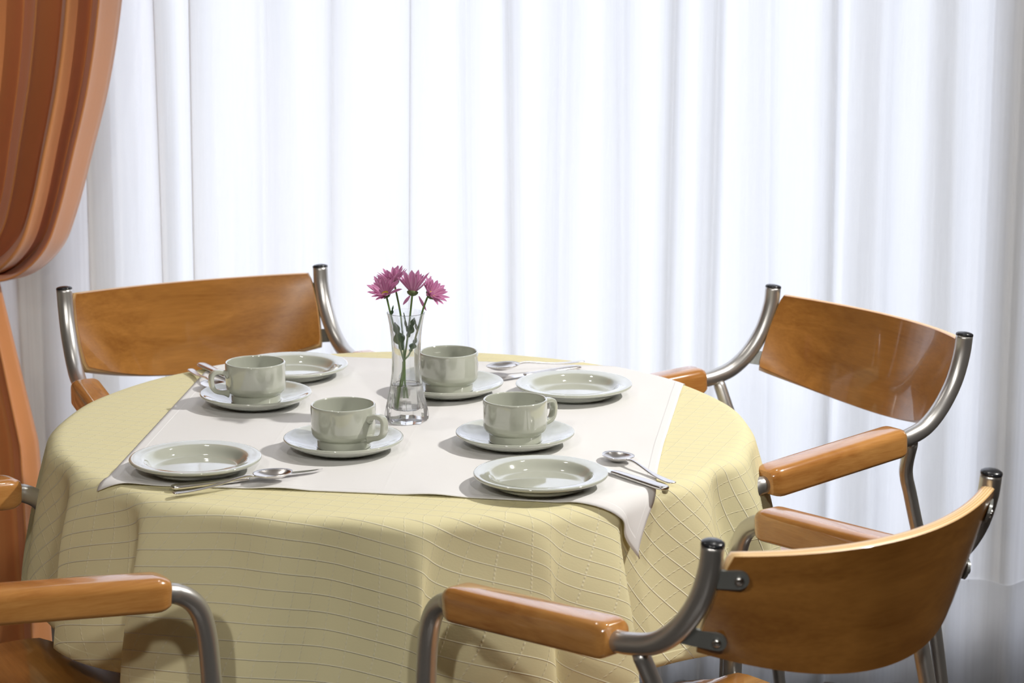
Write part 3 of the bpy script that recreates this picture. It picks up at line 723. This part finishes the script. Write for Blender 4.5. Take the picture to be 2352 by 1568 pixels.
# ------------------------------------------------------------------ vase and flowers
VX, VY = -.1385, 3.092
vase = empty('flower_vase', (VX, VY, TZ)); tag(vase, 'clear glass vase with flared rim and faceted foot, half full of water', 'vase')
def hexmod(a, z):
    w = 1 - sstep(.010, .068, z); k = a % (PI / 4) - PI / 8
    return 1 - w * (1 - math.cos(PI / 8) / math.cos(k)) * 1.5 - w * .0
outer = [(0, 0), (.020, 0), (.0262, .0004), (.0285, .0030), (.0290, .0080), (.0283, .0140), (.0262, .0240), (.0236, .0360), (.0210, .0500), (.0193, .0650), (.0187, .0800), (.0188, .0950), (.0198, .1120), (.0216, .1290), (.0240, .1420), (.0250, .1452)]
inner = [(.0240, .1456), (.0229, .1420), (.0203, .1290), (.0184, .1120), (.0173, .0950), (.0171, .0800), (.0174, .0650), (.0182, .0500), (.0196, .0360), (.0208, .0240), (.0205, .0185), (.0150, .0165), (0, .0160)]
V, F = lathe(fixlathe(outer + inner), 96, lambda a, z: hexmod(a, z))
# inner wall stays round: rebuild radii for inner rows
nouter = len(outer); vi = 0; V = list(V)
gl = fixn(obj('glass_body', V, F, M['glass'], vase)); auto(gl, 28)
V, F = lathe(fixlathe([(0, .0157), (.0150, .0162), (.0209, .0183), (.0212, .0240), (.0200, .0360), (.0187, .0480), (.0186, .0500), (.0181, .0495), (0, .0494)]), 96, lambda a, z: hexmod(a, z))
fixn(obj('water', V, F, M['water'], vase))

spray = empty('chrysanthemum_spray', (VX, VY, TZ)); tag(spray, 'spray of four mauve chrysanthemums with thin green stems, standing in the glass vase', 'flowers')
def stalk(pts, r0, r1, name, parent, m=M['stem']):
    p = spline([(x * .001, y * .001, z * .001) for x, y, z in pts], 6); n_ = len(p)
    return fixn(obj(name, *sweep(p, [r0 + (r1 - r0) * i / (n_ - 1) for i in range(n_)], 10), m, parent))
stalk([(-11, -4, 19), (-9, -3, 35), (-6, -1, 55), (-3.5, 0, 70), (-3, 0, 80)], .0027, .0022, 'stem', spray)
stalk([(-1, 3, 30), (-2, 2, 50), (-2.2, 1, 72), (-2.4, 0, 84)], .0013, .0013, 'stem', spray)
def petal(V, F, U, base, direction, up, length, width, curl):
    """one pointed petal blade, cupped, from base along direction, curling towards up"""
    d = direction.normalized(); side = d.cross(up).normalized(); upn = side.cross(d).normalized(); n0 = len(V); n_ = 7
    for i in range(n_ + 1):
        t = i / n_; w = width * (math.sin(PI * min(1, (t * .93 + .07)) ** .85) ** .62) * (.50 + .50 * math.sin(PI * t * .68)) if t < .999 else .0004
        c = base + d * length * t + upn * curl * length * t * t
        for q in (-1, 0, 1):
            V.append(c + side * q * w * .5 + upn * (.22 * w * abs(q))); U.append((q * (.95 if t < .9 else 1) if q else max(0, (t - .86) * 7), t))
    for i in range(n_):
        for q in range(2): a = n0 + 3 * i + q; F.append((a, a + 1, a + 4, a + 3))
def head(c, axis, rad, n, cup, seed, wide=1.0, gap=None):
    rnd = random.Random(seed); ax = Vector(axis).normalized(); t1 = ax.orthogonal().normalized(); t2 = ax.cross(t1); c = Vector(c) * .001
    V = []; F = []; U = []
    for layer, (cnt, lf, cu) in enumerate(((n, 1.0, cup), (n, .86, cup + 16))):
        for k in range(cnt):
            a = 2 * PI * (k + .5 * layer + rnd.uniform(-.25, .25)) / cnt; el = math.radians(cu + rnd.uniform(-9, 9))
            rdir = t1 * math.cos(a) + t2 * math.sin(a); d = rdir * math.cos(el) + ax * math.sin(el)
            petal(V, F, U, c + rdir * .0035 + ax * (.0008 * layer), d, ax, rad * lf * rnd.uniform(.88, 1.08), .0074 * wide * rnd.uniform(.85, 1.15), rnd.uniform(.0, .22))
    h = obj('flower_head', V, F, M['petal'], spray, uvs=U)
    pr = lathe([(0, .0034), (.0025, .0031), (.0045, .0018), (.0052, 0), (.0045, -.001), (0, -.001)], 20)
    q = Vector((0, 0, 1)).rotation_difference(ax)
    fixn(obj('flower_centre', [q @ Vector(v) + c for v in pr[0]], pr[1], M['disc'], h))
    pr = lathe([(0, .0005), (.0062, .0016), (.0072, .0002), (.0062, -.0022), (.0040, -.0040), (.0016, -.0050), (0, -.0052)], 20, lambda a, z: 1 + .06 * math.cos(10 * a))
    fixn(obj('calyx', [q @ Vector(v) + c for v in pr[0]], pr[1], M['calyx'], h)); return h, ax, c
def flower(c, axis, rad, n, cup, seed, pts, wide=1.0):
    h, ax, cc = head(c, axis, rad, n, cup, seed, wide); e = (cc - ax * .004) * 1000
    stalk(pts + [(e.x - ax.x * 4, e.y - ax.y * 4, e.z - ax.z * 4), tuple(e)], .0012, .0013, 'stalk', h)
flower((-26, -7, 171), (-.22, -.50, .82), .0245, 15, 26, 3, [(-3, 0, 80), (-5, 0, 88), (-12, -3, 115), (-19, -5, 142)])
flower((-16, 13, 183), (-.25, .10, .96), .0245, 14, 30, 5, [(-2.6, 0, 84), (-3.5, 2, 100), (-7, 6, 140)], 1.05)
flower((9, 1, 172), (.10, .30, .95), .0310, 10, 48, 8, [(-3, 0, 80), (0, 0, 98), (4, 1, 128)], 1.45)
flower((33, -5, 170), (.62, -.42, .66), .0215, 14, 24, 12, [(-2.6, 0, 82), (5, -1, 92), (14, -3, 118), (22, -4, 148)])
# loose drooping petals
V = []; F = []; U = []; petal(V, F, U, Vector((.006, -.002, .168)), Vector((-.55, -.2, -1)), Vector((-1, -1, .2)), .015, .0062, .25); obj('petal', V, F, M['petal'], spray, uvs=U)
V = []; F = []; U = []; petal(V, F, U, Vector((.017, 0, .167)), Vector((.35, 0, -1)), Vector((1, -1, .2)), .021, .0055, .2); obj('petal', V, F, M['petal'], spray, uvs=U)
def leaf(base, tip, normal, width, name='leaf'):
    base = Vector(base) * .001; tip = Vector(tip) * .001; ax = tip - base; L_ = ax.length; ax.normalize(); nn = Vector(normal).normalized(); sd = ax.cross(nn).normalized()
    V = []; F = []; n_ = 18
    for i in range(n_ + 1):
        t = i / n_; env = math.sin(PI * min(1, t) ** .75) ** .8 * (.35 + .65 * abs(math.cos(t * PI * 2.4))) if t < 1 else 0
        w = max(width * .5 * env, .0005)
        c = base + ax * L_ * t + nn * .12 * L_ * t * t
        V += [c + sd * -w + nn * w * .25, c, c + sd * w + nn * w * .25]
    for i in range(n_):
        for q in range(2): a = 3 * i + q; F.append((a, a + 1, a + 4, a + 3))
    o = obj(name, V, F, M['leaf'], spray); s_ = o.modifiers.new('thick', 'SOLIDIFY'); s_.thickness = .0004
leaf((-5, 0, 95), (-15, -3, 133), (.2, -1, .2), .016)
leaf((2, 0, 112), (12, -5, 139), (-.2, -1, .3), .012)
leaf((5, -1, 93), (13, -6, 113), (.3, -1, .1), .010)
leaf((1, 0, 120), (-1, -4, 146), (-.6, -1, .1), .004)
leaf((15, -3, 118), (12, -6, 140), (-.4, -1, .1), .004)
leaf((-19, -5, 140), (-17, -6, 156), (.8, -1, 0), .005)
